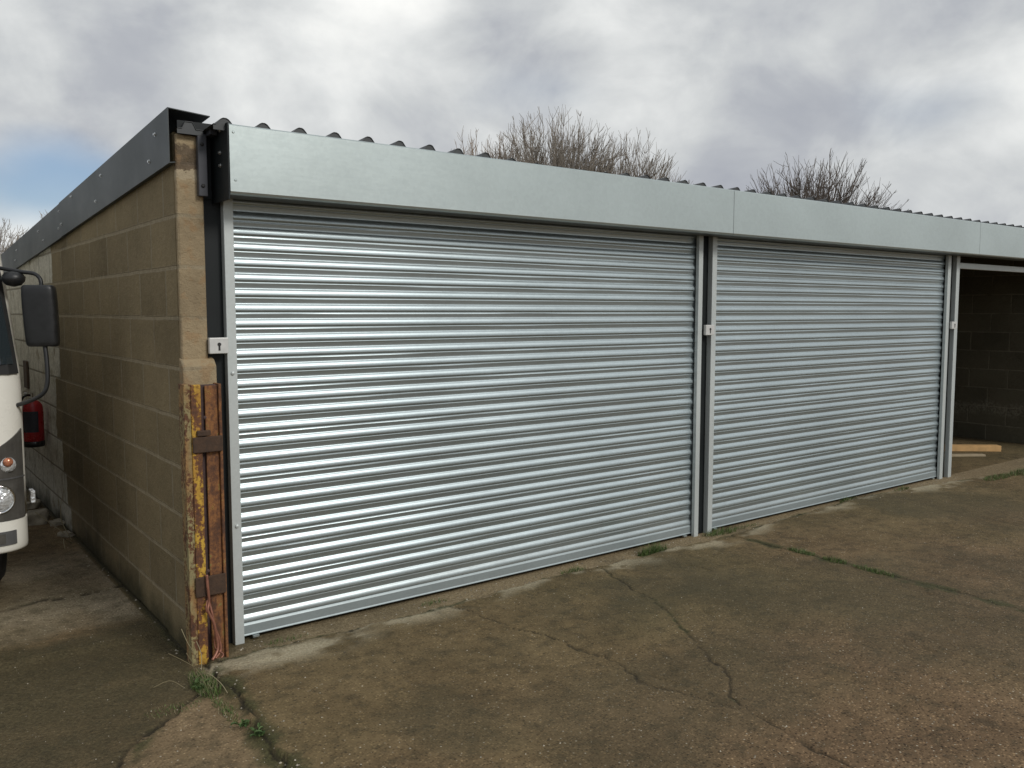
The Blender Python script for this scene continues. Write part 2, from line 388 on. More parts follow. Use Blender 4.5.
CL=[(1.10,3.60),(1.02,3.529),(.818,3.355),(.695,3.21),(.615,3.074),(.55,2.8),(.45,2.2),(.3,.5)]
JC=[(-6,5.09),(.526,5.099),(.762,5.116),(1.036,5.118),(1.147,5.145)]
JE=[(1.19,3.775),(1.86,3.765),(2.433,3.748),(3.163,3.80),(3.546,3.784),(4.0,3.799),(4.767,3.776),(5.6,3.87),(6.62,3.905),(7.745,3.80),(9.04,3.624),(10.4,3.50),(12.5,3.5)]
def spans(segs):
    out=[]
    for a,b,st in segs: out+=list(np.arange(a,b-st*.5,st))
    out.append(segs[-1][1]); return np.array(out)
xs=np.concatenate([-np.geomspace(600,6,26)[:-1],spans([(-6,-.6,.3),(-.6,.2,.04),(.2,5.2,.0115),(5.2,9,.03),(9,13,.06),(13,20,.5)])[:-1],np.geomspace(20,600,24)])
ys=np.concatenate([-np.geomspace(600,3,30)[:-1],spans([(-3,.6,.2),(.6,1.3,.04),(1.3,4.15,.0115),(4.15,6.5,.03),(6.5,9,.06),(9,16,.4)])[:-1],np.geomspace(16,700,24)])
X,Y=np.meshgrid(xs,ys)
wx=X+(fbm(X*7,Y*7,4,3)-.5)*.09+(fbm(X*40,Y*40,2,5)-.5)*.022; wy=Y+(fbm(X*7,Y*7,4,11)-.5)*.09+(fbm(X*40,Y*40,2,13)-.5)*.022
near=(X>-6)&(X<13)&(Y>-3)&(Y<16)
# which slab
edge_y=np.interp(X,[p[0] for p in JE],[p[1] for p in JE])+(fbm(X*9,Y*0+3,4,21)-.5)*.07
edge_x=np.interp(-Y,[-p[1] for p in JL],[p[0] for p in JL])+(fbm(Y*8,X*0+1,4,23)-.5)*.035
apron=ss(wx*0+X-edge_x,-.006,.012)*ss(edge_y-Y,-.008,.012)
left=1.0-ss(X-1.16,-.012,.012)
Z=np.zeros_like(X)
Z+= (apron-1)*.018*((Y<4.3)&(X<13))
Z-= (X<edge_x)*ss(edge_x-X,0,.05)*(.012)*ss(3.9-Y,0,.2)
crack=np.zeros_like(X); moss=np.zeros_like(X)
def cut(pts,width,depth,cm=1.0,ms=0.0,mw=.03,clip=None,seed=0):
    global Z,crack,moss
    d,t=dline(wx,wy,pts)
    wd=width*(.5+1.0*vnoise(t*6,t*0,seed+40))
    c=1-ss(d,wd*.45,wd*1.25)
    if clip is not None: c=c*clip
    c=c*(.55+.45*ss(vnoise(t*9,t*0,seed+60),.25,.5))
    crack=np.maximum(crack,c*cm); Z=Z-depth*c
    if ms:
        m=(1-ss(d,mw*.3,mw*(.6+1.2*fbm(X*10,Y*10,3,seed+7))))*ss(fbm(X*6,Y*6,4,seed+9)+(ms-.5),.45,.6)
        if clip is not None: m=m*clip
        moss=np.maximum(moss,m)
cut(JL,.009,.012,1,.62,.07,None,1)
cut(C1,.0065,.006,.95,0,.03,None,2)
cut(C2,.0075,.006,.9,.40,.02,None,3)
cut(J4,.0075,.006,.85,.64,.05,None,4)
cut(CL,.010,.010,.9,.60,.07,None,5)
cut(JC,.013,.010,1.0,.35,.02,(X<1.15)*1.0,6)
cut([(p[0],p[1]+.006) for p in JE],.008,.006,.8,.50,.04,None,8)
cut([(2.9,3.79),(3.0,3.6),(3.25,3.45),(3.40,3.28)],.003,.002,.5,0,.02,None,9)
# foot of the side wall and of the shutters
footd=np.abs(X-1.14); m=(X<1.147)*(Y>3.9)*(Y<16)
moss=np.maximum(moss,m*(1-ss(footd,.01,.05))*.8); crack=np.maximum(crack,m*(1-ss(footd,.0,.035))*.8)
Z=Z+np.where(near,(fbm(X*1.3,Y*1.3,4,31)-.5)*.012+(fbm(X*22,Y*22,3,33)-.5)*.003,0)
Z=np.where(near&(Y>3.97)&(X>1.15),-.018,Z)
# small pock marks
pit=1.0*ss(vnoise(X*19,Y*19,77)*fbm(X*3,Y*3,3,78),.52,.60); Z=Z-pit*.004*near; 
strip=(X>1.17)*(1-ss(edge_y-Y,-.02,.004))*(Y<3.99)
worn=(X>1.15)*ss(edge_y-Y,-.01,.02)*(1-ss(edge_y-Y,.0,.03+.50*fbm(X*1.6,Y*1.6,3,41)**2))*ss(fbm(X*6,Y*10,4,43),.36,.62)
worn=np.clip(worn+np.exp(-(((X-1.50)/.34)**2+((Y-3.66)/.10)**2))*ss(fbm(X*9,Y*12,3,47),.25,.5)*1.2,0,1)
lit_band=(X<1.10)*(X>-1.5)*ss(Y+(fbm(X*2,Y*2,3,88)-.5)*.4,4.42,4.60)*(1-ss(Y,5.7,6.3))*(.55+.45*ss(fbm(X*3,Y*3,4,89),.3,.6)); gritty=ss(2.95-Y+ (fbm(X*1.1,Y*1.1,3,51)-.5)*1.6+(X-1.5)*.12,-.2,1.4)*(X>1.1)  # lit ground between truck and wall, painted as a paler strip; then grit
slab0=(X<edge_x)*ss(wx-np.interp(-wy,[-p[1] for p in CL],[p[0] for p in CL]),-.01,.02)*(Y<3.62)
damp_dark=np.clip(np.exp(-(((X-.85)/.62)**4+((Y-4.15)/.42)**4))*ss(fbm(X*2.5,Y*4,4,53),.15,.45)
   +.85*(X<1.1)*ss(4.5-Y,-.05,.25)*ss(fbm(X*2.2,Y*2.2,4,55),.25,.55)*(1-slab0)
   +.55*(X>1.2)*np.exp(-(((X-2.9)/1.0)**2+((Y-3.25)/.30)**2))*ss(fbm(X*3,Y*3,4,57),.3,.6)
   +.5*(X>1.2)*ss(fbm(X*.9+5,Y*.9,4,59),.52,.66)*(X<13),0,1)  # damp patches on the apron, plus a darker left yard before the pale strip
slab=(X<edge_x)*ss(wx-np.interp(-wy,[-p[1] for p in CL],[p[0] for p in CL]),-.01,.02)*(Y<3.62)
nx,ny=len(xs),len(ys)
co=np.stack([X,Y,Z],-1).reshape(-1,3)
idx=np.arange(nx*ny).reshape(ny,nx)
q=np.stack([idx[:-1,:-1],idx[:-1,1:],idx[1:,1:],idx[1:,:-1]],-1).reshape(-1,4)
me=bpy.data.meshes.new('ground'); me.vertices.add(len(co)); me.vertices.foreach_set('co',co.ravel())
me.loops.add(q.size); me.loops.foreach_set('vertex_index',q.ravel()); me.polygons.add(len(q))
me.polygons.foreach_set('loop_start',np.arange(0,q.size,4)); me.polygons.foreach_set('loop_total',np.full(len(q),4)); me.update(calc_edges=True); me.shade_smooth()
def attr(n,a): 
    t=me.attributes.new(n,'FLOAT','POINT'); t.data.foreach_set('value',np.ascontiguousarray(a,dtype=np.float32).ravel())
attr('crack',crack); attr('moss',moss); attr('worn',worn); attr('gritty',gritty); attr('damp_dark',damp_dark); attr('slab',slab); attr('strip',strip*1.0); attr('yard',left*1.0); attr('lit_band',lit_band)
k=mat('old_concrete_yard'); 
def A_(n): 
    a=k.node('ShaderNodeAttribute'); a.attribute_name=n; return a.outputs['Fac']
def vor(scale,rand=1.0):
    v=k.node('ShaderNodeTexVoronoi'); v.inputs['Scale'].default_value=scale; v.inputs['Randomness'].default_value=rand
    k.l.new(k.pos,v.inputs['Vector']); s=k.node('ShaderNodeSeparateColor'); k.l.new(v.outputs['Color'],s.inputs[0]); return v.outputs['Distance'],s.outputs
n0=k.noise(k.pos,.55,4,.55).outputs[0]; n1=k.noise(k.pos,2.3,6,.62).outputs[0]; n2=k.noise(k.pos,11,6,.65).outputs[0]; n3=k.noise(k.pos,70,4,.7).outputs[0]; n4=k.noise(k.pos,260,3,.6).outputs[0]
f=k.math('ADD',k.math('ADD',k.math('MULTIPLY',n1,.45),k.math('MULTIPLY',n2,.30)),k.math('MULTIPLY',n3,.30))
c=k.ramp(f,[(.36,(0.086,0.061,0.025)),(.50,(0.152,0.110,0.049)),(.62,(0.218,0.161,0.074)),(.78,(0.295,0.220,0.108))])
# redder, greyer drift of grit towards the open yard
g=A_('gritty'); cg=k.ramp(f,[(.36,(0.091,0.059,0.029)),(.50,(0.163,0.108,0.054)),(.64,(0.229,0.155,0.079)),(.8,(0.305,0.215,0.119))])
c=k.mix(g,c,cg)
yd=k.ramp(f,[(.36,(0.081,0.056,0.025)),(.50,(0.168,0.118,0.055)),(.64,(0.254,0.182,0.088)),(.8,(0.345,0.253,0.130))]); c=k.mix(A_('yard'),c,yd)
c=k.mix(k.math('MULTIPLY',A_('slab'),.6),c,k.ramp(f,[(.36,(0.163,0.118,0.060)),(.6,(0.305,0.224,0.122))]))
c=k.mix(k.math('MULTIPLY',A_('lit_band'),.85),c,k.ramp(f,[(.36,(.22,.185,.115)),(.5,(.34,.29,.185)),(.7,(.50,.43,.29))]))  # brightness of the lit strip mixed into the ground colour
c=k.mix(k.math('MULTIPLY',k.smooth(n0,.42,.62),.32),c,(.095,.090,.036))
d1,r1=vor(88); d2,r2=vor(95); d3,r3=vor(40)
# exposed aggregate: every stone its own tone
ag=k.math('MULTIPLY',k.math('ADD',.60,k.math('MULTIPLY',g,.4)),k.smooth(d1,.55,.30))
c=k.mix(1.0,c,(.88,.86,.92),'MULTIPLY')
c=k.mix(k.math('MULTIPLY',k.smooth(n2,.50,.36),.34),c,(.050,.044,.025))
c=k.mix(ag,c,k.mix(1.0,c,k.ramp(r1[0],[(0,(.30,.28,.26)),(.4,(.85,.82,.78)),(.8,(1.45,1.45,1.45)),(1,(2.2,2.25,2.3))]),'MULTIPLY'))
fl=k.math('MULTIPLY',k.math('GREATER_THAN',r2[0],k.math('SUBTRACT',.972,k.math('MULTIPLY',g,.035))),k.smooth(d2,.40,.26))
fl=k.math('MULTIPLY',fl,k.smooth(n2,.36,.55))
c=k.mix(k.math('MULTIPLY',fl,.75),c,k.ramp(r2[1],[(0,(.30,.25,.17)),(1,(.72,.66,.52))]))
fd=k.math('MULTIPLY',k.math('GREATER_THAN',r3[0],.955),k.smooth(d3,.30,.22)); c=k.mix(k.math('MULTIPLY',fd,.6),c,(.03,.024,.016))
c=k.mix(k.math('MULTIPLY',A_('worn'),.70),c,k.ramp(n3,[(.3,(.32,.27,.17)),(.7,(.62,.55,.40))]))
c=k.mix(k.math('MULTIPLY',A_('strip'),.7),c,k.ramp(n3,[(.3,(.14,.10,.055)),(.7,(.42,.33,.20))]))
dm=A_('damp_dark'); c=k.mix(k.math('MULTIPLY',dm,.82),c,k.ramp(n3,[(.3,(.028,.024,.011)),(.6,(.072,.061,.030)),(.78,(.16,.135,.08))]))
c=k.mix(k.math('MULTIPLY',A_('moss'),.8),c,k.ramp(n3,[(.35,(.025,.028,.010)),(.7,(.075,.082,.028))]))
c=k.mix(k.math('MULTIPLY',A_('crack'),.88),c,k.ramp(n3,[(.3,(.012,.010,.006)),(.7,(.038,.030,.018))]))
k.set(k.b.inputs['Base Color'],c)
k.set(k.b.inputs['Roughness'],k.math('SUBTRACT',.93,k.math('MULTIPLY',dm,.22))); k.b.inputs['Specular IOR Level'].default_value=.28
h=k.math('ADD',k.math('MULTIPLY',n3,.5),k.math('MULTIPLY',k.smooth(d1,.6,.1),.45)); h=k.math('ADD',h,k.math('MULTIPLY',n4,.35)); h=k.math('ADD',h,k.math('MULTIPLY',n2,.8))
k.set(k.b.inputs['Normal'],k.bump(h,.75,.006))
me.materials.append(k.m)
ground=bpy.data.objects.new('ground',me); COL.objects.link(ground); tag(ground,kind='structure')
def gz(x,y):
    i=np.clip(np.searchsorted(ys,y),0,ny-1); j=np.clip(np.searchsorted(xs,x),0,nx-1); return float(Z[i,j])

# ------------------------------------------------------------------ garage block
WX=1.147; FY=3.963; BY=10.4; RX=10.95; EX=11.66
SL=-.064
def rz(y): return 2.345+SL*(y-3.76)           # underside line of the roof valleys
G=empty('garage_block',(6.3,7.0,0))
tag(G,'long flat roofed garage block with brown block wall and galvanised roller shutters','garage')
def wall(name,pts,axis,a,b,m):
    mb=MB(); mb.prism(pts,a,b,axis); return mb.build(name,m,G,bevel=.004,seg=1)
wall('side_wall',[(FY+.002,-.1),(BY,-.1),(BY,rz(BY)+.0),(FY+.002,rz(FY)-.0)],'x',WX,1.262,M['blocks'])
# end face of the wall: pier of the same blocks, toned paler as the lit face, thicker below 1.32 m with a weathered sloping top
mb=MB()
mb.prism([(WX+.001,1.30),(1.266,1.30),(1.266,rz(FY)-.012),(WX+.001,rz(FY)-.012)],FY-.028,FY+.003,'y')
mb.prism([(FY-.060,-.1),(FY+.003,-.1),(FY+.003,1.345),(FY-.030,1.335),(FY-.060,1.305)],1.142,1.292,'x')
mb.build('wall_pier',M['pier'],G,bevel=.010,seg=3)
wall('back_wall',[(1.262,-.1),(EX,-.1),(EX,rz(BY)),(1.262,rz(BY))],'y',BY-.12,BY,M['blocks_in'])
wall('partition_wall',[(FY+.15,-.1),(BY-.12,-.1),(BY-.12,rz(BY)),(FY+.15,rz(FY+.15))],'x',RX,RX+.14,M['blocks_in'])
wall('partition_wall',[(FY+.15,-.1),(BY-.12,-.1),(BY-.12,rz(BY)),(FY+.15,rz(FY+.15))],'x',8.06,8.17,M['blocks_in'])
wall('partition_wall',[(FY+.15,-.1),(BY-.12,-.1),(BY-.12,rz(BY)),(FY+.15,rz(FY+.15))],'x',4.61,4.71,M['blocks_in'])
wall('side_wall',[(FY,-.1),(BY,-.1),(BY,rz(BY)),(FY,rz(FY))],'x',EX-.14,EX,M['blocks'])
wall('front_wall',[(RX+.142,-.1),(EX-.142,-.1),(EX-.142,2.3),(RX+.142,2.3)],'y',FY,FY+.14,M['pier'])
# roof sheet: box profile with narrow crowns
def roof_sheet(x0,x1,y0,y1,first):
    prof=[]; x=x0; c=first
    prof.append((x0,0))
    while c+.04<x1:
        if c-.04>x0: 
            dz=-.022*math.exp(-((c-3.25)/.45)**4)-.003*math.sin(c*1.7)
            prof+=[(c-.038,0),(c-.026,.0155+dz*.5),(c-.017,.0262+dz),(c-.007,.0310+dz),(c+.007,.0310+dz),(c+.017,.0262+dz),(c+.026,.0155+dz*.5),(c+.038,0)]
        c+=.1722
    prof.append((x1,0)); return prof
mb=MB()
for (x0,x1,y0) in ((1.262,EX+.03,3.768),(1.15,1.2615,3.90)):
    pr=roof_sheet(x0,x1,y0,BY+.1,1.311 if x0>1.2 else 1.139)
    n=len(pr); y1=BY+.1
    if x0<1.2: pr=[(x0,0),(1.17,0),(1.185,.03),(1.215,.03),(1.23,0),(x1,0)]; n=len(pr)
    top=[(x,y0,rz(y0)+.004+z) for x,z in pr]+[(x,y1,rz(y1)+.004+z) for x,z in pr]
    bot=[(x,y0,rz(y0)+.0015+z) for x,z in pr]+[(x,y1,rz(y1)+.0015+z) for x,z in pr]
    fs=[(i,i+1,n+i+1,n+i) for i in range(n-1)]
    mb.add(top,fs); mb.add(bot,[f[::-1] for f in fs])
    mb.add(top[:n]+bot[:n],[(i,i+1,n+i+1,n+i) for i in range(n-1)])
    # foam fillers closing the crowns just behind the sheet's edge
    yq=y0+.004; mb.add([(x,yq,rz(yq)+.001+z) for x,z in pr]+[(x,yq,rz(yq)-.02) for x,z in pr],fs)
mb.build('roof_sheet',M['roof'],G,fix=False)
# closing flashing under the roof crowns, straight behind the fascia
# verge flashings: overlapping lengths with screws
def verge(y0,y1,x,lip):
    mb=MB()
    zt=lambda y: 2.424+SL*(y-3.93); zb=lambda y: zt(y)-.232+.004*(y-3.93)
    t=.004
    pr=[(x-t,0),(x,0)]
    vs=[];
    for y in (y0,y1):
        vs+=[(x,y,zb(y)),(x-t,y,zb(y)),(x-t,y,zt(y)),(x+.178,y,zt(y)-.014),(x+.178,y,zt(y)-.014-t),(x,y,zt(y)-t)]
    mb.add(vs,[(i,(i+1)%6,(i+1)%6+6,i+6) for i in range(6)]+[(0,1,2,5),(5,2,3,4),(6,7,8,11)[::-1],(11,8,9,10)[::-1]])
    # little returned drip at the foot
    mb.add([(x-t,y0,zb(y0)),(x+.022,y0,zb(y0)+.004),(x+.022,y0,zb(y0)-.0),(x-t,y0,zb(y0)-.004),(x-t,y1,zb(y1)),(x+.022,y1,zb(y1)+.004),(x+.022,y1,zb(y1)),(x-t,y1,zb(y1)-.004)],
           [(0,1,5,4),(1,2,6,5),(2,3,7,6),(3,0,4,7),(0,3,2,1),(4,5,6,7)])
    return mb.build('verge_flashing',M['verge'],G),zt,zb
VX=1.122
v1,zt,zb=verge(3.925,6.44,VX,0); v2,_,_=verge(6.40,BY+.12,VX+.005,0)
v2['label']='duller rear length of dark verge flashing'
def screw(p,axis,parent,r=.0075):
    mb=MB(); s=-1
    if axis=='x': mb.lathe([(r*1.3,0),(r*1.3,-.002),(r*.8,-.002),(r*.8,-.008)],p,8,'x')
    else: mb.lathe([(r*1.3,0),(r*1.3,-.002),(r*.8,-.002),(r*.8,-.008)],p,8,'y')
    return mb.build('screw',M['bolt'],parent)
for (y,z) in ((4.125,2.34),(4.234,2.235),(5.35,2.165),(6.02,2.26),(5.2,2.29),(6.38,2.12)): screw((VX-.004,y,z),'x',v1)
for (y,z) in ((6.46,2.21),(6.5,2.10),(7.1,2.06),(7.3,2.14),(8.4,2.06),(8.5,1.98)): screw((VX+.001,y,z),'x',v2)
# fascia hood: three folded panels, top edge turned back, foot rolled under
FYF=3.75
def fascia(x0,x1):
    mb=MB(); t=.0025
    outer=[(3.965,2.352),(FYF+.006,2.352),(FYF,2.346),(FYF,2.066),(FYF+.004,2.058),(FYF+.012,2.054),(3.782,2.054),(3.786,2.060)]
    o=outer; 
    inner=[(3.965,2.352-t),(FYF+.008,2.352-t),(FYF+t,2.344),(FYF+t,2.067),(FYF+.006,2.0605),(FYF+.013,2.054+t),(3.780,2.054+t),(3.783,2.060)]
    n=len(o); vs=[(x,y,z) for x in (x0,x1) for y,z in o+inner]; N=2*n; fs=[]
    for i in range(n-1):
        fs.append((i,i+1,N+i+1,N+i)); fs.append((n+i,n+i+1,N+n+i+1,N+n+i)); fs.append((i,i+1,n+i+1,n+i)); fs.append((N+i,N+i+1,N+n+i+1,N+n+i))
    mb.add(vs,fs); ob=mb.build('fascia_panel',M['galv_flat'],G)
    for (dx,z) in ((.02,2.318),(.02,2.112)):
        pass
    return ob
fa=[fascia(1.322,4.700),fascia(4.7035,8.188),fascia(8.1915,EX)]
for p in ((1.34,FYF,2.318),(1.345,FYF,2.115)):
    s_=MB(); s_.lathe([(.006,0),(.006,-.0015),(.004,-.003)],p,8,'y'); s_.build('rivet',M['galv_flat'],fa[0])
ms=MB(); ms.box(1.322,EX,3.787,3.935,2.0565,2.0595); ms.build('soffit_shade_panel',M['soffit'],G); ms=MB(); ms.box(1.40,EX-.02,3.936,3.96,2.075,2.10); ms.box(1.40,EX-.02,3.80,3.93,2.10,2.30); ms.build('shutter_hood_box',M['dark_steel'],G)  # dark sheet added for the shaded underside, then the hood box
# end plate (dark) with three bright screws and a grey tab
mb=MB(); mb.box(1.313,1.3195,3.748,4.02,2.030,2.356); mb.box(1.262,1.313,3.966,3.972,2.05,2.33)
ep=mb.build('fascia_end_plate',M['dark_steel'],G,bevel=.0015,seg=1)
for y,z in ((3.84,2.335),(3.845,2.24),(3.845,2.185)): screw((1.313,y,z),'x',ep,.007)
mb=MB(); mb.box(1.276,1.308,3.86,3.962,2.318,2.352); mb.build('tab',M['bracket'],ep,bevel=.002)
mb=MB(); mb.box(1.16,1.312,3.936,3.960,2.325,2.378); mb.build('closer_plate',M['dark_steel'],G)
mb=MB(); mb.box(1.236,1.276,3.905,3.933,2.055,2.325); mb.box(1.270,1.276,3.933,3.99,2.055,2.325)
mb.build('bracket',M['bracket'],G,bevel=.003)
br=G.children[-1] if G.children else None
for z in (2.10,2.28):
    mb=MB(); mb.lathe([(.009,0),(.009,-.004),(.005,-.007)],(1.254,3.905,z),6,'y'); mb.build('bolt',M['hole'],bpy.data.objects['bracket'])
# far end plate
mb=MB(); mb.box(EX+.001,EX+.007,3.748,4.02,2.030,2.356); mb.build('fascia_end_plate',M['dark_steel'],G)
# dark steel door posts
def post(x0,x1):
    mb=MB(); y0=3.972; y1=4.09
    mb.box(x0,x1,y0,y0+.006,-.05,2.33); mb.box(x0,x0+.006,y0+.006,y1,-.05,2.33); mb.box(x1-.006,x1,y0+.006,y1,-.05,2.33)
    mb.build('steel_post',M['dark_steel'],G)
post(1.27,1.358); post(4.606,4.716); post(8.046,8.154)
mb=MB(); mb.box(1.27,EX-.15,3.99,4.09,2.12,2.32); mb.build('lintel_beam',M['dark_steel'],G)
# roller shutters
PITCH=.0705
def vn_(x,r_): return mnoise.noise(Vector((x,r_*1.7,.3)))+.5
def slat_profile(z0,z1):
    # one slat, top to bottom: lip, inward lean, shoulder facing up, belly, tuck under, thin lip
    one=[(.00,.0088),(.03,.0084),(.10,.0074),(.20,.0060),(.30,.0049),(.33,.0053),(.37,.0075),(.43,.0103),(.49,.0124),(.55,.0138),(.60,.0147),(.65,.0152),(.72,.0154),(.785,.0155),(.81,.0143),(.83,.0112),(.86,.0088),(.90,.0083),(.915,.0084),(.955,.0090),(.975,.0091)]
    pts=[]; z=z1; 
    while z>z0+.001:
        for t,y in one:
            if z-t*PITCH<z0: break
            pts.append((z-t*PITCH,-y))
        z-=PITCH
    pts.append((z0,-.008)); return pts
def shutter(xa,xb,ga,gb,bottom,top=2.0995,closed=True,seed=0):
    """xa..xb curtain; ga, gb = (x0,x1) of the two guide rails"""
    root_mb=MB(); yc=3.978
    if closed:
        pr=slat_profile(bottom+.062,top)
        cols=np.linspace(xa,xb,25); n=len(pr); rr=random.Random(seed); off=[rr.uniform(-.0012,.0012) for _ in range(40)]
        vs=[]
        for x in cols:
            for z,y in pr:
                row=int((top-z)/PITCH); wob=math.sin(x*1.3+row*.8+seed)*.0008+(vn_(x*2.1+row*3.7,row)-.5)*.0022
                vs.append((x,yc+y+off[row%40]+wob,z+math.sin(x*.9+seed)*.001))
        fs=[(i*n+j,(i+1)*n+j,(i+1)*n+j+1,i*n+j+1) for i in range(len(cols)-1) for j in range(n-1)]
        root_mb.add(vs,fs)
        cur=root_mb.build('roller_shutter',M['galv'],G,smooth=True,fix=False)
        mb=MB()
        mb.prism([(yc-.010,bottom+.062),(yc-.004,bottom+.062),(yc-.004,bottom+.004),(yc-.017,bottom+.001),(yc-.020,bottom),(yc-.021,bottom+.003),(yc-.0165,bottom+.009),(yc-.0165,bottom+.050),(yc-.013,bottom+.058)],xa,xb,'x')
        mb.build('bottom_rail',M['rail'],cur,bevel=.001,seg=1)
        # fixing foot of the bottom rail
        for q0 in (xa+.05,xb-.10):
            mb=MB(); mb.box(q0,q0+.03,yc-.034,yc-.02,bottom-.010,bottom-.0005); mb.build('rail_stop',M['galv'],cur)
    else:
        root_mb.box(xa,xb,yc-.03,yc+.01,bottom,bottom+.055)
        cur=root_mb.build('roller_shutter',M['guide'],G,bevel=.004)
    for s,g in ((-1,ga),(1,gb)):
        mb=MB(); x0,x1=g; yf=3.930
        mb.box(x0,x1,yf,yf+.003,-.018,2.075)
        # returned inner lip and back leg that touch the post
        xi=x1 if s<0 else x0
        mb.box(min(xi,xi+s*.003),max(xi,xi+s*.003),yf+.003,yc-.022,-.018,2.075)
        xo=x0 if s<0 else x1
        mb.box(min(xo,xo-s*.003),max(xo,xo-s*.003),yf+.003,3.970,-.018,2.075)
        mb.build('guide_rail',M['guide'],cur,bevel=.0012,seg=2)
    return cur
def lock_box(x0,x1,z0,z1,par,kx):
    mb=MB(); y=3.905
    mb.box(x0,x1,y,3.9285,z0,z1); lb=mb.build('lock_box',M['lockbox'],par,bevel=.003)
    mb=MB(); 
    mb.lathe([(.0085,0),(.0085,-.002)],(kx,y,(z0+z1)/2+.006),10,'y'); mb.box(kx-.004,kx+.004,y-.002,y,(z0+z1)/2-.022,(z0+z1)/2)
    mb.build('keyhole',M['hole'],par)
s1=shutter(1.392,4.585,(1.350,1.394),(4.572,4.614),.004,seed=1)
s2=shutter(4.755,8.000,(4.712,4.760),(7.992,8.048),.004,seed=2)
s3=shutter(8.212,10.86,(8.152,8.212),(10.868,10.93),1.945,closed=False)
lock_box(1.262,1.348,1.358,1.430,s1,1.306); lock_box(4.628,4.716,1.385,1.455,s2,4.672); lock_box(8.056,8.150,1.385,1.452,s3,8.11)
for x,z in ((1.372,1.265),(1.372,.55)):
    mb=MB(); mb.lathe([(.010,0),(.008,-.006),(.003,-.008)],(x,3.930,z),10,'y'); mb.build('rivet',M['guide'],s1)
settle(G)

# ------------------------------------------------------------------ rusty guard post
Pp=empty('rusty_guard_post',(1.205,3.87,0)); tag(Pp,'rusty steel channel post with flaking yellow paint beside the left shutter','post')
mb=MB(); mb.box(1.117,1.146,3.822,3.898,-.03,1.232); mb.build('outer_flange',M['rust_olive'],Pp,bevel=.003)
mb=MB(); mb.box(1.1465,1.190,3.818,3.832,-.03,1.230); mb.build('front_lip',M['rust_yellow'],Pp,bevel=.004)
mb=MB(); mb.box(1.147,1.267,3.850,3.864,-.03,1.226); mb.build('web',M['rust_web'],Pp,bevel=.003)
mb=MB(); mb.box(1.268,1.281,3.820,3.896,-.03,1.229); mb.box(1.212,1.2675,3.834,3.846,-.03,1.222); mb.build('inner_flange',M['rust'],Pp,bevel=.003)
mb=MB(); mb.box(1.146,1.276,3.806,3.8175,.93,1.00); mb.box(1.165,1.225,3.803,3.8175,1.003,1.028); mb.build('strap',M['rust_dark'],Pp,bevel=.004)
mb=MB(); mb.box(1.140,1.274,3.808,3.8175,.285,.375); mb.build('strap',M['rust_dark'],Pp,bevel=.004)
for x,z in ((1.195,.40),(1.20,1.085)):
    mb=MB(); mb.lathe([(.008,0),(.008,-.006),(.004,-.008)],(x,3.832 if 0 else 3.81,z),6,'y'); mb.build('bolt',M['rust_web'],Pp)
def curve(pts,n=6):
    pts=[Vector(p) for p in pts]; out=[]
    for i in range(len(pts)-1):
        p0=pts[max(i-1,0)];p1=pts[i];p2=pts[i+1];p3=pts[min(i+2,len(pts)-1)]
        for j in range(n):
            t=j/n; out.append(.5*((2*p1)+(p2-p0)*t+(2*p0-5*p1+4*p2-p3)*t*t+(3*p1-p0-3*p2+p3)*t**3))
    out.append(pts[-1]); return out
mb=MB()
mb.tube(curve([(1.186,3.80,.385),(1.187,3.795,.33),(1.193,3.80,.265),(1.184,3.792,.225),(1.206,3.79,.169),(1.218,3.792,.101),(1.222,3.79,.04),(1.19,3.77,.004)]),.0065,6)
mb.tube(curve([(1.192,3.80,.30),(1.197,3.805,.25),(1.204,3.795,.20),(1.212,3.80,.150),(1.232,3.80,.083),(1.236,3.795,.03),(1.205,3.775,.006)]),.0055,6)
mb.tube(curve([(1.184,3.798,.27),(1.176,3.79,.23),(1.196,3.80,.19),(1.215,3.80,.14),(1.213,3.80,.05),(1.24,3.775,.02),(1.228,3.765,.006)]),.003,6)
mb.build('copper_wire',M['copper'],Pp,smooth=True)
settle(Pp)

# ------------------------------------------------------------------ fire extinguisher + board on the wall
E_=empty('fire_extinguisher',(1.05,7.45,.53)); tag(E_,'red fire extinguisher hanging on the whitewashed end of the block wall','fire extinguisher')
ex,ey=1.052,7.45
mb=MB(); mb.lathe([(.060,.545),(.070,.552),(.072,.57),(.072,.80),(.066,.835),(.045,.862),(.022,.872),(.018,.885)],(ex,ey,0),28); mb.build('cylinder',M['red'],E_,smooth=True)
mb=MB(); mb.lathe([(.066,.515),(.074,.52),(.075,.556),(.070,.560)],(ex,ey,0),24); mb.build('base_ring',M['black'],E_,smooth=True)
mb=MB(); mb.lathe([(.020,.885),(.022,.89),(.022,.925),(.012,.93)],(ex,ey,0),14); mb.build('valve',M['chrome'],E_)
mb=MB(); mb.box(-.012,.012,-.10,.02,.925,.937,rot=Matrix.Rotation(R(-35),3,'Z'),at=(ex,ey,0)); mb.box(-.012,.012,-.09,.0,.955,.966,rot=Matrix.Rotation(R(-35),3,'Z')@Matrix.Rotation(R(6),3,'X'),at=(ex,ey,0)); mb.build('handle',M['chrome'],E_,bevel=.003)
mb=MB(); mb.tube(curve([(ex,ey,.905),(ex-.05,ey-.03,.91),(ex-.085,ey-.02,.85),(ex-.082,ey-.01,.70),(ex-.078,ey,.60)]),.009,8); mb.build('hose',M['black'],E_,smooth=True)
mb=MB(); n=10
vs=[];
for z in (.63,.79):
    for j in range(n+1):
        q=R(195+j*9.5); vs.append((ex+.0728*math.cos(q),ey+.0728*math.sin(q),z))
mb.add(vs,[(j,j+1,n+2+j,n+1+j) for j in range(n)]); mb.build('label_band',M['ext_label'],E_)
settle(E_)
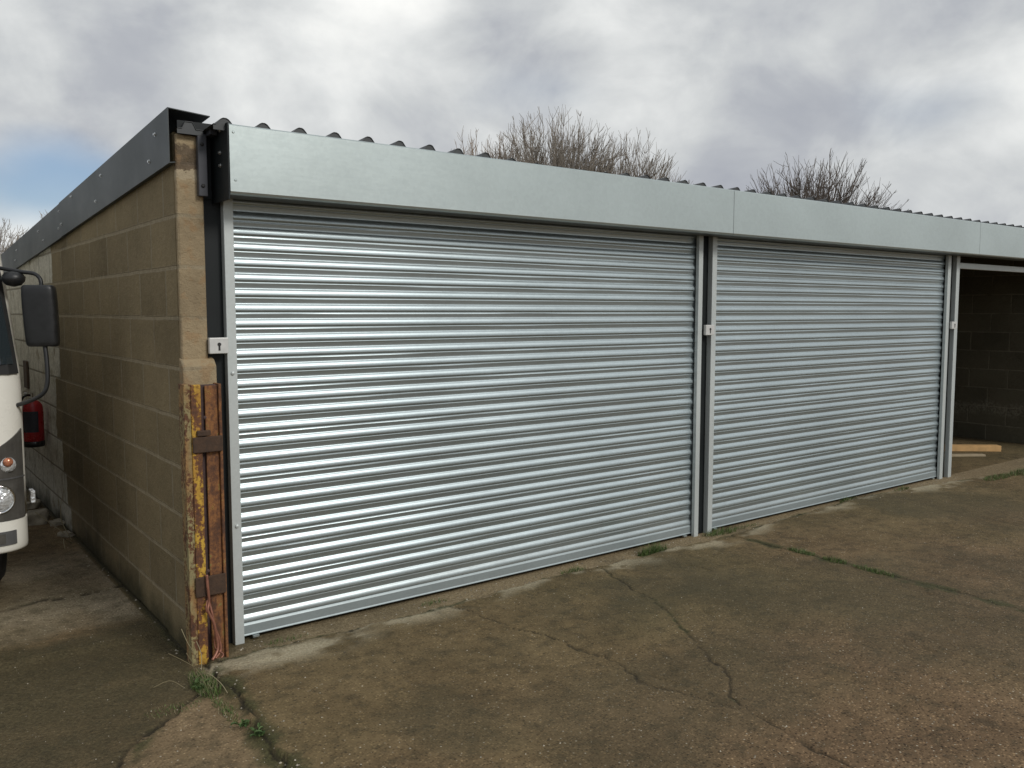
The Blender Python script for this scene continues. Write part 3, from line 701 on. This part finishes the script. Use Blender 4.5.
mb=MB(); mb.box(1.128,1.1455,8.22,8.40,.90,1.13); o=mb.build('wall_board',M['plate_brown'],bevel=.003); tag(o,'small brown board fixed to the whitewashed wall above the fire extinguisher','board')

# ------------------------------------------------------------------ truck
T=empty('truck',(-.26,7.5,0)); tag(T,'white flat fronted truck with black wing mirror parked beside the block wall','truck')
CX=-.247; HW0=.915; Y0=4.93
def hw(z): return HW0-.0*z-max(0,z-1.24)*.085-max(0,z-2.02)**2*3.0-(max(0,.36-z))**2*4
def yf(z): return Y0+max(0,z-1.24)*.17+max(0,z-2.0)**2*6+(max(0,.38-z))**2*5
def surf(u,z,off=0.0,side=1):
    """u = distance along the skin from the corner's outer tangent point; negative u runs round the corner to the front"""
    r=.15; h=hw(z)+off; y=yf(z)-off; rr=r+off
    cx=h-rr; cy=y+rr; L=math.pi/2*r
    if u>0: p=(h,cy+u)
    elif u>-L:
        a=-u/L*math.pi/2; p=(cx+rr*math.cos(a),cy-rr*math.sin(a))
    else:
        d=-u-L; x=cx-d; bow=.03*(1-(max(x,0)/max(cx,.01))**2); p=(x,cy-rr-bow)
    return (CX+side*p[0],p[1],z)
def ring(z,back):
    L=math.pi/2*.15; us=list(np.linspace(-L-(hw(z)-.15),-L,8))[:-1]+list(np.linspace(-L,0,9))+[.3,.8]
    pts=[surf(u,z) for u in us]+[(CX+hw(z),back,z)]
    left=[(2*CX-p[0],p[1],p[2]) for p in pts[::-1]][:-1]
    return pts+left
def loft(zs,back,name,m,parent,close=True):
    mb=MB(); rings=[ring(z,back) for z in zs]; n=len(rings[0]); vs=[p for r_ in rings for p in r_]
    fs=[(i*n+j,i*n+(j+1)%n,(i+1)*n+(j+1)%n,(i+1)*n+j) for i in range(len(zs)-1) for j in range(n)]
    if close: fs+=[tuple(range(n))[::-1],tuple((len(zs)-1)*n+j for j in range(n))]
    mb.add(vs,fs); return mb.build(name,m,parent,smooth=True)
cab=loft([.505,.7,.9,.98,1.06,1.15,1.3,1.5,1.75,1.95,2.05,2.12,2.16,2.18],Y0+1.65,'cab',M['truck_white'],T)
sm=cab.modifiers.new('w','WEIGHTED_NORMAL')
loft([.335,.345,.36,.40,.46,.49,.496],Y0+.55,'bumper',M['truck_white'],T)
L=math.pi/2*.15
def patch(ulo,uhi,z0,z1,off,m,name,parent,side=1,nu=14,nz=8,th=.012,smooth=True):
    mb=MB(); g=[]
    for layer,o in ((0,off),(1,off-th)):
        for j in range(nz+1):
            zm=z1 if not callable(z1) else z1(1.0)
            z=z0+(zm-z0)*j/nz; a=ulo(z) if callable(ulo) else ulo; b=uhi(z) if callable(uhi) else uhi
            for i in range(nu+1):
                zz=z if not callable(z1) else z0+(z1(i/nu)-z0)*j/nz
                g.append(surf(a+(b-a)*i/nu,zz,o,side))
    W=nu+1; H=nz+1; B=W*H; fs=[]
    for j in range(nz):
        for i in range(nu): fs+=[(j*W+i,j*W+i+1,(j+1)*W+i+1,(j+1)*W+i),(B+j*W+i,B+(j+1)*W+i,B+(j+1)*W+i+1,B+j*W+i+1)]
    for j in range(nz):
        for i in (0,nu): fs.append((j*W+i,(j+1)*W+i,B+(j+1)*W+i,B+j*W+i))
    for i in range(nu):
        for j in (0,nz): fs.append((j*W+i,j*W+i+1,B+j*W+i+1,B+j*W+i))
    mb.add(g,fs); return mb.build(name,m,parent,smooth=False)
FULL=-L-(HW0-.15)
# windscreen in its black rubber
def edgeu(z,m): return -.085-m-(z-1.25)*.02
patch(lambda z:FULL,lambda z:edgeu(z,0),1.235,1.97,.006,M['rubber'],'windscreen_seal',T)
patch(lambda z:FULL,lambda z:edgeu(z,0),1.235,1.97,.006,M['rubber'],'windscreen_seal',T,side=-1)
patch(lambda z:FULL,lambda z:edgeu(z,.035),1.285,1.93,.010,M['glass'],'windscreen',T)
patch(lambda z:FULL,lambda z:edgeu(z,.035),1.285,1.93,.010,M['glass'],'windscreen',T,side=-1)
for sd_ in (1,-1):
    # headlamp unit: taller towards the outside corner
    hl=patch(lambda z:-L-.20,lambda z:-.085,.50,lambda t:.955-.215*(1-t),.007,M['housing'],'headlight',T,side=sd_)
    lx=(.528-CX)*sd_+CX
    mb=MB(); mb.lathe([(.072,.0),(.072,-.016),(.066,-.020),(.062,-.010),(.03,.004)],(lx,4.932,.612),24,'y'); mb.build('lamp_ring',M['chrome'],hl,smooth=True)
    mb=MB(); mb.lathe([(.063,0),(.055,-.016),(.036,-.028),(.012,-.034)],(lx,4.93,.612),24,'y'); mb.build('lamp_lens',M['lens'],hl,smooth=True)
    mb=MB(); mb.lathe([(.040,0),(.037,-.014),(.025,-.024),(.010,-.028)],(lx+sd_*.046,4.942,.782),20,'y'); mb.build('indicator',M['lens'],hl,smooth=True)
    mb=MB(); mb.lathe([(.024,-.02),(.022,-.028),(.014,-.034),(.006,-.036)],(lx+sd_*.046,4.936,.798),20,'y'); mb.build('indicator_bulb',M['amber'],hl,smooth=True)
    patch(lambda z:-L-.20,lambda z:-.083,.708,.715,.011,M['truck_grey'],'trim',T,side=sd_,nz=1)
    mb=MB(); mb.box(-.012,.012,-.035,.035,-.034,.034); o=mb.build('side_marker',M['lens'],T,bevel=.006); o.location=(CX+sd_*(HW0+.034),5.13,.575)
    patch(lambda z:-L-.22,lambda z:-L+.085,.375,.445,.006,M['truck_grey'],'fog_lamp_recess',T,side=sd_)
    patch(lambda z:-L-.14,lambda z:-L+.03,.385,.435,.009,M['lens'] if 0 else M['housing'],'fog_lamp',T,side=sd_)
# wing mirrors
for sd_ in (1,-1):
    fx=lambda p:(CX+sd_*(p[0]-CX),p[1],p[2])
    mb=MB()
    # rounded shell, wider than deep, tapering slightly to the foot
    rings=[]
    for j,(z,s_) in enumerate([(1.388,.82),(1.394,.94),(1.41,.985),(1.45,1.0),(1.55,1.03),(1.62,1.02),(1.645,1.0),(1.657,.95),(1.663,.84)]):
        for i in range(20):
            q=2*math.pi*i/20; ca,sa=math.cos(q),math.sin(q)
            e=.5; px_=math.copysign(abs(ca)**e,ca)*.077*s_; py_=math.copysign(abs(sa)**e,sa)*.042*s_
            a=R(-24)*1; X_=px_*math.cos(a)-py_*math.sin(a); Y_=px_*math.sin(a)+py_*math.cos(a)
            rings.append(fx((.750+X_-(z-1.52)*.04,4.915+Y_,z)))
    rings=[(a_,b_,1.525+(c_-1.525)*1.12) for a_,b_,c_ in rings]
    n=20; fs=[(j*n+i,j*n+(i+1)%n,(j+1)*n+(i+1)%n,(j+1)*n+i) for j in range(8) for i in range(n)]+[tuple(range(n))[::-1],tuple(8*n+i for i in range(n))]
    mb.add(rings,fs); mir=mb.build('wing_mirror',M['black'],T,smooth=True)
    mb=MB(); mb.tube(curve([fx(p) for p in [(.758,4.900,1.395),(.762,4.885,1.30),(.760,4.875,1.20),(.745,4.878,1.145),(.710,4.905,1.112),(.66,4.96,1.085),(.60,5.03,1.06)]]),.011,8); mb.build('mirror_arm',M['black'],mir,smooth=True)
    mb=MB(); mb.tube(curve([fx(p) for p in [(.757,4.919,1.655),(.757,4.925,1.705),(.735,4.945,1.736),(.690,4.975,1.745),(.63,5.02,1.758),(.55,5.11,1.775)]]),.010,8); mb.build('mirror_arm',M['black'],mir,smooth=True)
    mb=MB(); mb.lathe([(.006,1.672),(.035,1.680),(.052,1.70),(.055,1.72),(.040,1.742),(.006,1.750)],fx((.648,5.005,0)),16); mb.build('blind_spot_mirror',M['black'],mir,smooth=True)
# wipers, grille bar, load body, chassis and wheels
mb=MB(); mb.tube([(CX-.1,Y0-.01+.05,1.25),(CX+.15,Y0+.04,1.33),(CX+.45,Y0+.03,1.35)],.008,6); mb.build('wiper',M['black'],T)
patch(lambda z:FULL,lambda z:-L-.26,.60,.86,.006,M['truck_grey'],'grille',T); patch(lambda z:FULL,lambda z:-L-.26,.60,.86,.006,M['truck_grey'],'grille',T,side=-1)
mb=MB(); mb.box(CX-.93,CX+.90,Y0+1.78,Y0+5.2,.80,2.35); mb.build('load_body',M['truck_white'],T,bevel=.02)
mb=MB(); mb.box(CX-.38,CX-.28,Y0+.3,Y0+5.1,.48,.62); mb.box(CX+.28,CX+.38,Y0+.3,Y0+5.1,.48,.62); mb.box(CX-.38,CX+.38,Y0+.5,Y0+1.5,.38,.50); mb.build('chassis',M['rubber'],T)
for sx in (-1,1):
    for yy in (Y0+.75,Y0+3.9):
        mb=MB(); mb.lathe([(.20,-.09),(.33,-.09),(.365,-.06),(.365,.06),(.33,.09),(.20,.09)],(CX+sx*.76,yy,.36),28,'x'); wl=mb.build('wheel',M['rubber'],T,smooth=False)
        mb=MB(); mb.lathe([(.20,-.07),(.19,-.03),(.06,-.05 if sx<0 else .02),(.05,.05),(.19,.03),(.20,.07)],(CX+sx*.76,yy,.36),20,'x'); mb.build('rim',M['truck_grey'],wl)
settle(T)

# ------------------------------------------------------------------ timber in the open bay, rubble
def plank(name,p0,p1,wd,th,m,z0,label):
    p0=Vector((*p0,0)); p1=Vector((*p1,0)); d=(p1-p0); l=d.length; d.normalize(); nrm=Vector((-d.y,d.x,0))
    mb=MB(); rot=Matrix((d,nrm,Vector((0,0,1)))).transposed(); mb.box(0,l,0,wd,z0,z0+th,rot=rot,at=p0)
    o=mb.build(name,m,bevel=.004); tag(o,label,'timber','timber on the open bay floor'); return o
plank('timber_plank',(9.10,5.18),(10.14,4.31),.10,.065,M['plank'],-.018,'orange new sawn timber plank on the floor of the open bay')
plank('timber_plank',(8.90,4.80),(9.66,4.26),.07,.022,M['plank2'],-.018,'thin pale weathered board lying in front of the orange timber plank')
def rock(name,c,s,label,seed,m='stone'):
    bm=bmesh.new(); bmesh.ops.create_icosphere(bm,subdivisions=3,radius=1)
    for v in bm.verts:
        n=mnoise.noise(v.co*1.6+Vector((seed,0,0)))*.35+mnoise.noise(v.co*4+Vector((0,seed,0)))*.12
        v.co=Vector((max(-.75,min(.75,v.co.x)),max(-.75,min(.75,v.co.y)),max(-.6,min(.6,v.co.z))))*(1+n); v.co=Vector((v.co.x*s[0],v.co.y*s[1],v.co.z*s[2]))
    me_=bpy.data.meshes.new(name); bm.to_mesh(me_); bm.free(); me_.materials.append(M[m]); me_.shade_smooth()
    o=bpy.data.objects.new(name,me_); COL.objects.link(o); o.location=c; o.rotation_euler=(0,0,seed); tag(o,label,'rubble','rubble at the foot of the side wall'); return o
rock('concrete_lump',(.985,7.12,.03),(.15,.11,.075),'largest pale concrete lump lying by the foot of the whitewashed wall',1.3)
rock('concrete_lump',(1.09,6.55,.0),(.07,.05,.035),'small grey concrete lump against the foot of the block wall nearest the post',2.1)
rock('concrete_lump',(1.05,7.65,.02),(.08,.07,.05),'broken lump of concrete below the red fire extinguisher',4.4)
rock('concrete_lump',(1.10,6.95,.0),(.06,.07,.04),'small lump wedged between the largest pale lump and the wall',3.2)

# loose grit: nobody could count it
mb=MB()
def chip(x,y,z,r):
    a=random.uniform(0,6.28); vs=[]
    for i in range(5):
        q=a+i*1.2566; rr=r*random.uniform(.7,1.1); vs.append((x+math.cos(q)*rr,y+math.sin(q)*rr,z-.001))
    h=r*random.uniform(.35,.8); vs.append((x+random.uniform(-.3,.3)*r,y+random.uniform(-.3,.3)*r,z+h))
    mb.add(vs,[(i,(i+1)%5,5) for i in range(5)])
for i in range(3800):
    x=random.uniform(.1,7.5); y=random.uniform(1.0,4.9) if random.random()<.8 else random.uniform(1.0,2.6)
    if x>1.17 and y>3.93: continue
    if random.random()> (.9 if y<2.7 else .35 if x>1.1 else .8): continue
    chip(x,y,gz(x,y),random.choice([.0018,.0024,.003,.0035,.005]))
for i in range(900):
    x=random.uniform(1.2,8.3); y=random.gauss(3.87,.05)
    if y>3.94: continue
    chip(x,y,gz(x,y),random.choice([.002,.003,.004,.007]))
for i in range(130):
    y=random.uniform(2.4,3.8); x=1.13+random.gauss(0,.06); chip(x,y,gz(x,y),random.choice([.002,.003,.006]))
for i in range(110):
    y=random.uniform(4.0,9.0); x=1.13-abs(random.gauss(0,.05)); chip(x,y,gz(x,y),random.choice([.003,.004,.008]))
g_=mb.build('loose_grit',M['gravel'],fix=False); tag(g_,'loose pale grit scattered over the concrete','grit',kind='stuff')

# ------------------------------------------------------------------ grass and weeds
def blade(mb,x,y,z,h,wd,lean,az,m=0):
    dx,dy=math.cos(az),math.sin(az); px_,py_=-dy,dx; vs=[]; k_=3
    for i in range(k_+1):
        t=i/k_; o=lean*t*t; w_=wd*(1-t*.92); zz=z+h*t*(1-.25*t*lean/max(h,.001)*.5)
        vs+=[(x+dx*o-px_*w_,y+dy*o-py_*w_,zz),(x+dx*o+px_*w_,y+dy*o+py_*w_,zz)]
    mb.add(vs,[(2*i,2*i+1,2*i+3,2*i+2) for i in range(k_)],m)
def tuft(c,rx,ry,n,h,label,dry=.15,name='grass_tuft',group='grass tufts along the shutters'):
    mb=MB(); x0,y0=c
    for i in range(n):
        a=random.uniform(0,6.28); r_=math.sqrt(random.random()); x=x0+math.cos(a)*r_*rx; y=y0+math.sin(a)*r_*ry
        hh=h*random.uniform(.4,1.1)*(1-.4*r_); blade(mb,x,y,gz(x,y)-.004,hh,random.uniform(.0012,.0024),hh*random.uniform(.1,1.0),random.uniform(0,6.28),1 if random.random()<dry else 0)
    o=mb.build(name,[M['grass'],M['drygrass']],fix=False); 
    # pivot at the foot
    me_=o.data; me_.transform(Matrix.Translation((-x0,-y0,0))); o.location=(x0,y0,0)
    tag(o,label,'grass',group); return o
tuft((4.06,3.835),.13,.045,600,.085,'brightest green grass tuft at the foot of the left shutter near its right end',.05)
tuft((3.38,3.835),.10,.030,170,.045,'low grass tuft at the foot of the left shutter past its middle')
tuft((1.57,3.85),.11,.030,110,.030,'short sparse grass at the foot of the left shutter near the rusty post')
tuft((2.40,3.86),.09,.025,110,.035,'small grass tuft in the strip below the middle of the left shutter')
tuft((4.80,3.89),.18,.050,480,.055,'grass clump at the foot of the dark post between the two closed shutters')
tuft((5.10,3.90),.16,.025,110,.035,'sparse grass strip just right of the dark post between the shutters')
tuft((6.50,3.935),.14,.028,140,.060,'wispy grass tuft at the foot of the right shutter past its middle')
tuft((7.28,3.90),.13,.030,140,.045,'grass tuft at the foot of the right shutter near its right end')
tuft((4.785,3.22),.040,.10,330,.040,'green growth in the long slab joint nearest the shutters',.1,group='growth in the slab joints')
tuft((4.78,2.98),.040,.08,300,.040,'green growth in the middle of the three growths along the long slab joint',.1,group='growth in the slab joints')
tuft((4.775,2.72),.038,.14,420,.036,'green growth in the long slab joint farthest from the shutters',.1,group='growth in the slab joints')
tuft((8.42,3.60),.26,.07,620,.05,'low grass along the broken apron edge before the open bay',.2,group='growth in the slab joints')
tuft((9.0,3.56),.36,.10,1100,.07,'thick low grass before the open bay at the edge of the picture',.2,group='growth in the slab joints')
tuft((1.10,3.60),.050,.15,620,.055,'green grass tuft at the foot of the rusty post',.25,group='growth in the slab joints')
tuft((1.09,3.32),.028,.14,260,.028,'low grass in the joint between the rusty post and the leafy weed',.2,group='growth in the slab joints')
tuft((.93,3.46),.12,.05,260,.020,'mossy low grass along the crack left of the rusty post',.3,group='growth in the slab joints')
def weed(c,n,size,label,stalks=False):
    mb=MB(); x0,y0=c; z0=gz(x0,y0)
    for i in range(n):
        az=random.uniform(0,6.28); L_=size*random.uniform(.5,1.1); up=random.uniform(.1,.7); wd=L_*random.uniform(.16,.26)
        dx,dy=math.cos(az),math.sin(az); px_,py_=-dy,dx; vs=[]
        prof=[(0,.12),(.25,.35),(.45,1.0),(.6,.7),(.75,.95),(.9,.5),(1,.05)]
        bx=x0+random.gauss(0,size*.25); by=y0+random.gauss(0,size*.3)
        for t,w_ in prof:
            z=z0+L_*up*math.sin(t*2.2)*.8+.004; 
            vs+=[(bx+dx*L_*t-px_*wd*w_,by+dy*L_*t-py_*wd*w_,z+.004),(bx+dx*L_*t,by+dy*L_*t,z-.002),(bx+dx*L_*t+px_*wd*w_,by+dy*L_*t+py_*wd*w_,z+.004)]
        fs=[]
        for j in range(len(prof)-1): fs+=[(3*j,3*j+1,3*j+4,3*j+3),(3*j+1,3*j+2,3*j+5,3*j+4)]
        mb.add(vs,fs)
    o=mb.build('weed',M['weed'],fix=False); o.data.transform(Matrix.Translation((-x0,-y0,0))); o.location=(x0,y0,0)
    tag(o,label,'weed','broadleaf weeds in the joint by the post'); return o
weed((1.085,3.60),22,.040,'dark leafy weed at the foot of the rusty post')
weed((1.100,3.13),14,.038,'leafy green weed in the joint, middle of the three below the post')
weed((1.118,3.01),13,.036,'leafy green weed in the joint nearest the camera')
mb=MB()
for pts in ([(1.13,3.78,.0),(1.10,3.74,.07),(1.07,3.72,.13),(1.05,3.73,.19)],[(1.10,3.60,.0),(1.07,3.62,.05),(1.03,3.66,.08),(.99,3.72,.10)],[(1.06,3.62,.0),(1.09,3.54,.05),(1.12,3.46,.03),(1.13,3.40,.004)],[(1.08,3.64,.01),(1.06,3.60,.07),(1.03,3.60,.13)],[(1.12,3.70,0),(1.13,3.73,.06),(1.12,3.76,.11)],[(1.0,3.55,.01),(.96,3.60,.03),(.9,3.62,.01)]):
    mb.tube(curve(pts),.0016,5)
o=mb.build('dead_stems',M['drygrass'],smooth=True); tag(o,'pale dead weed stems leaning at the foot of the rusty post','weed')
mb=MB()
for pts in ([(1.10,6.40,.0),(1.06,6.5,.12),(1.08,6.6,.24)],[(1.08,6.3,.0),(1.02,6.2,.06),(1.0,6.05,.03)],[(1.1,6.5,.0),(1.0,6.55,.1),(.93,6.7,.16)]): mb.tube(curve(pts),.003,5)
o=mb.build('dead_stems',M['drygrass'],smooth=True); tag(o,'pale dead stems along the foot of the block wall beside the truck','weed')

# ------------------------------------------------------------------ bare trees behind the garages
def bare_tree(x,y,h,wd,label,seed,n=26,tips=300,mats=('bark','twig'),trunk_h=.25,base=.16,tw=8,r0=.0075):
    """trunk, limbs fanning out, secondary branches and fine twigs that fill a rounded dome"""
    r=random.Random(seed); trunk=MB(); crown=MB(); th=h*trunk_h; W_=wd/2
    trunk.tube([Vector((0,0,-.1)),Vector((.02*h*r.uniform(-1,1),0,th*.5)),Vector((0,0,th))],[base*1.2,base,base*.9],8)
    ph=r.uniform(0,6)
    zc=h*.48
    def dome(az,e,f):
        lump=1+.06*math.sin(3*az+ph)+.04*math.sin(7*az+5*e+ph)
        return Vector((W_*math.sin(e)*math.cos(az)*f*lump,W_*math.sin(e)*math.sin(az)*f*lump,zc+(h-zc)*math.cos(e)*f*(.97+.05*math.sin(5*az+4*e+ph))))
    limbs=[]
    for i in range(n):
        az=i*2.4; e=math.sqrt((i+.5)/n)*1.45
        end=dome(az,e,r.uniform(.70,.9)); p0=Vector((0,0,th*r.uniform(.6,1)))
        mid=p0.lerp(end,.5)+Vector((0,0,-.03*h))*math.sin(e)+Vector((r.gauss(0,1),r.gauss(0,1),r.gauss(0,1)))*.012*h
        pts=curve([p0,mid,end],5); limbs.append((az,e,pts))
        crown.tube(pts,[max(base*.38*(1-.85*q/(len(pts)-1)),.012) for q in range(len(pts))],5,cap=False)
    for i in range(tips):
        az=r.uniform(0,6.283); e=math.acos(1-r.random()*.97); f=r.uniform(.5,1.0)**.7
        tip=dome(az,e,f)
        best=min(limbs,key=lambda L_:(L_[2][-1]-tip).length); pts=best[2]
        st=pts[r.randrange(2,len(pts)-1)]
        out=(tip-Vector((0,0,zc-.12*h))).normalized()
        mid=st.lerp(tip,.5)+Vector((r.gauss(0,1),r.gauss(0,1),r.gauss(0,.6)))*.014*h-out*.015*h
        br=curve([st,mid,tip],3)
        crown.tube(br,[max(.024*(1-.75*q/(len(br)-1)),r0) for q in range(len(br))],3,cap=False)
        for j in range(tw):
            s0=br[r.randrange(1,len(br))]
            d=(out+Vector((r.gauss(0,.42),r.gauss(0,.42),r.gauss(.06,.30)))).normalized()
            L_=h*r.uniform(.03,.085)
            e_=s0+d*L_
            while math.hypot(math.hypot(e_.x,e_.y)/W_,(e_.z-zc)/(h-zc))>1.04 and L_>.02*h: L_*=.75; e_=s0+d*L_
            m_=s0+d*L_*.5+Vector((r.gauss(0,1),r.gauss(0,1),0))*L_*.05
            crown.tube([s0,m_,s0+(d+Vector((0,0,.12))).normalized()*L_],[r0,r0*.9,r0*.6],3,cap=False)
    root=empty('bare_tree',(x,y,0)); tag(root,label,'tree','bare trees behind the garages')
    trunk.build('trunk',M[mats[0]],root,smooth=True,fix=False); crown.build('crown',M[mats[1]],root,fix=False)
    return root
bare_tree(19.7,23.5,8.5,6.4,'largest bare grey tree with a dense rounded crown above the left fascia panel',3,n=40,tips=1000,r0=.0075)
bare_tree(21.9,22.0,7.8,5.2,'shorter bare grey tree just right of the densest crown',8,n=26,tips=520,r0=.0075)
bare_tree(17.3,25.3,7.85,2.3,'small brownish bare tree left of the largest tree, farther from it',12,n=12,tips=240,mats=('bark2','twig2'),base=.08,trunk_h=.4,r0=.007)
bare_tree(18.3,24.8,7.75,2.5,'small brownish bare tree touching the left side of the largest tree',14,n=12,tips=280,mats=('bark2','twig2'),base=.08,trunk_h=.4,r0=.007)
bare_tree(26.85,18.05,7.1,6.4,'rounded bare tree with spreading dark twigs above the right shutter',21,n=34,tips=560,mats=('bark','bark'),r0=.0075)
bare_tree(7.6,70.5,8.1,9,'bare tree low in the sky behind the truck cab',31,n=30,tips=360,r0=.015)
bare_tree(11.3,68.0,8.9,3.4,'small bushy tree just showing over the middle of the sloping verge',35,n=14,tips=160,mats=('bark2','twig2'),trunk_h=.5,r0=.015)

# ------------------------------------------------------------------ render settings
S.render.engine='CYCLES'
S.view_settings.view_transform='Standard'; S.view_settings.look='None'; S.view_settings.gamma=1; S.view_settings.exposure=0.05
S.view_settings.use_curve_mapping=False
S.render.resolution_x=1024; S.render.resolution_y=768
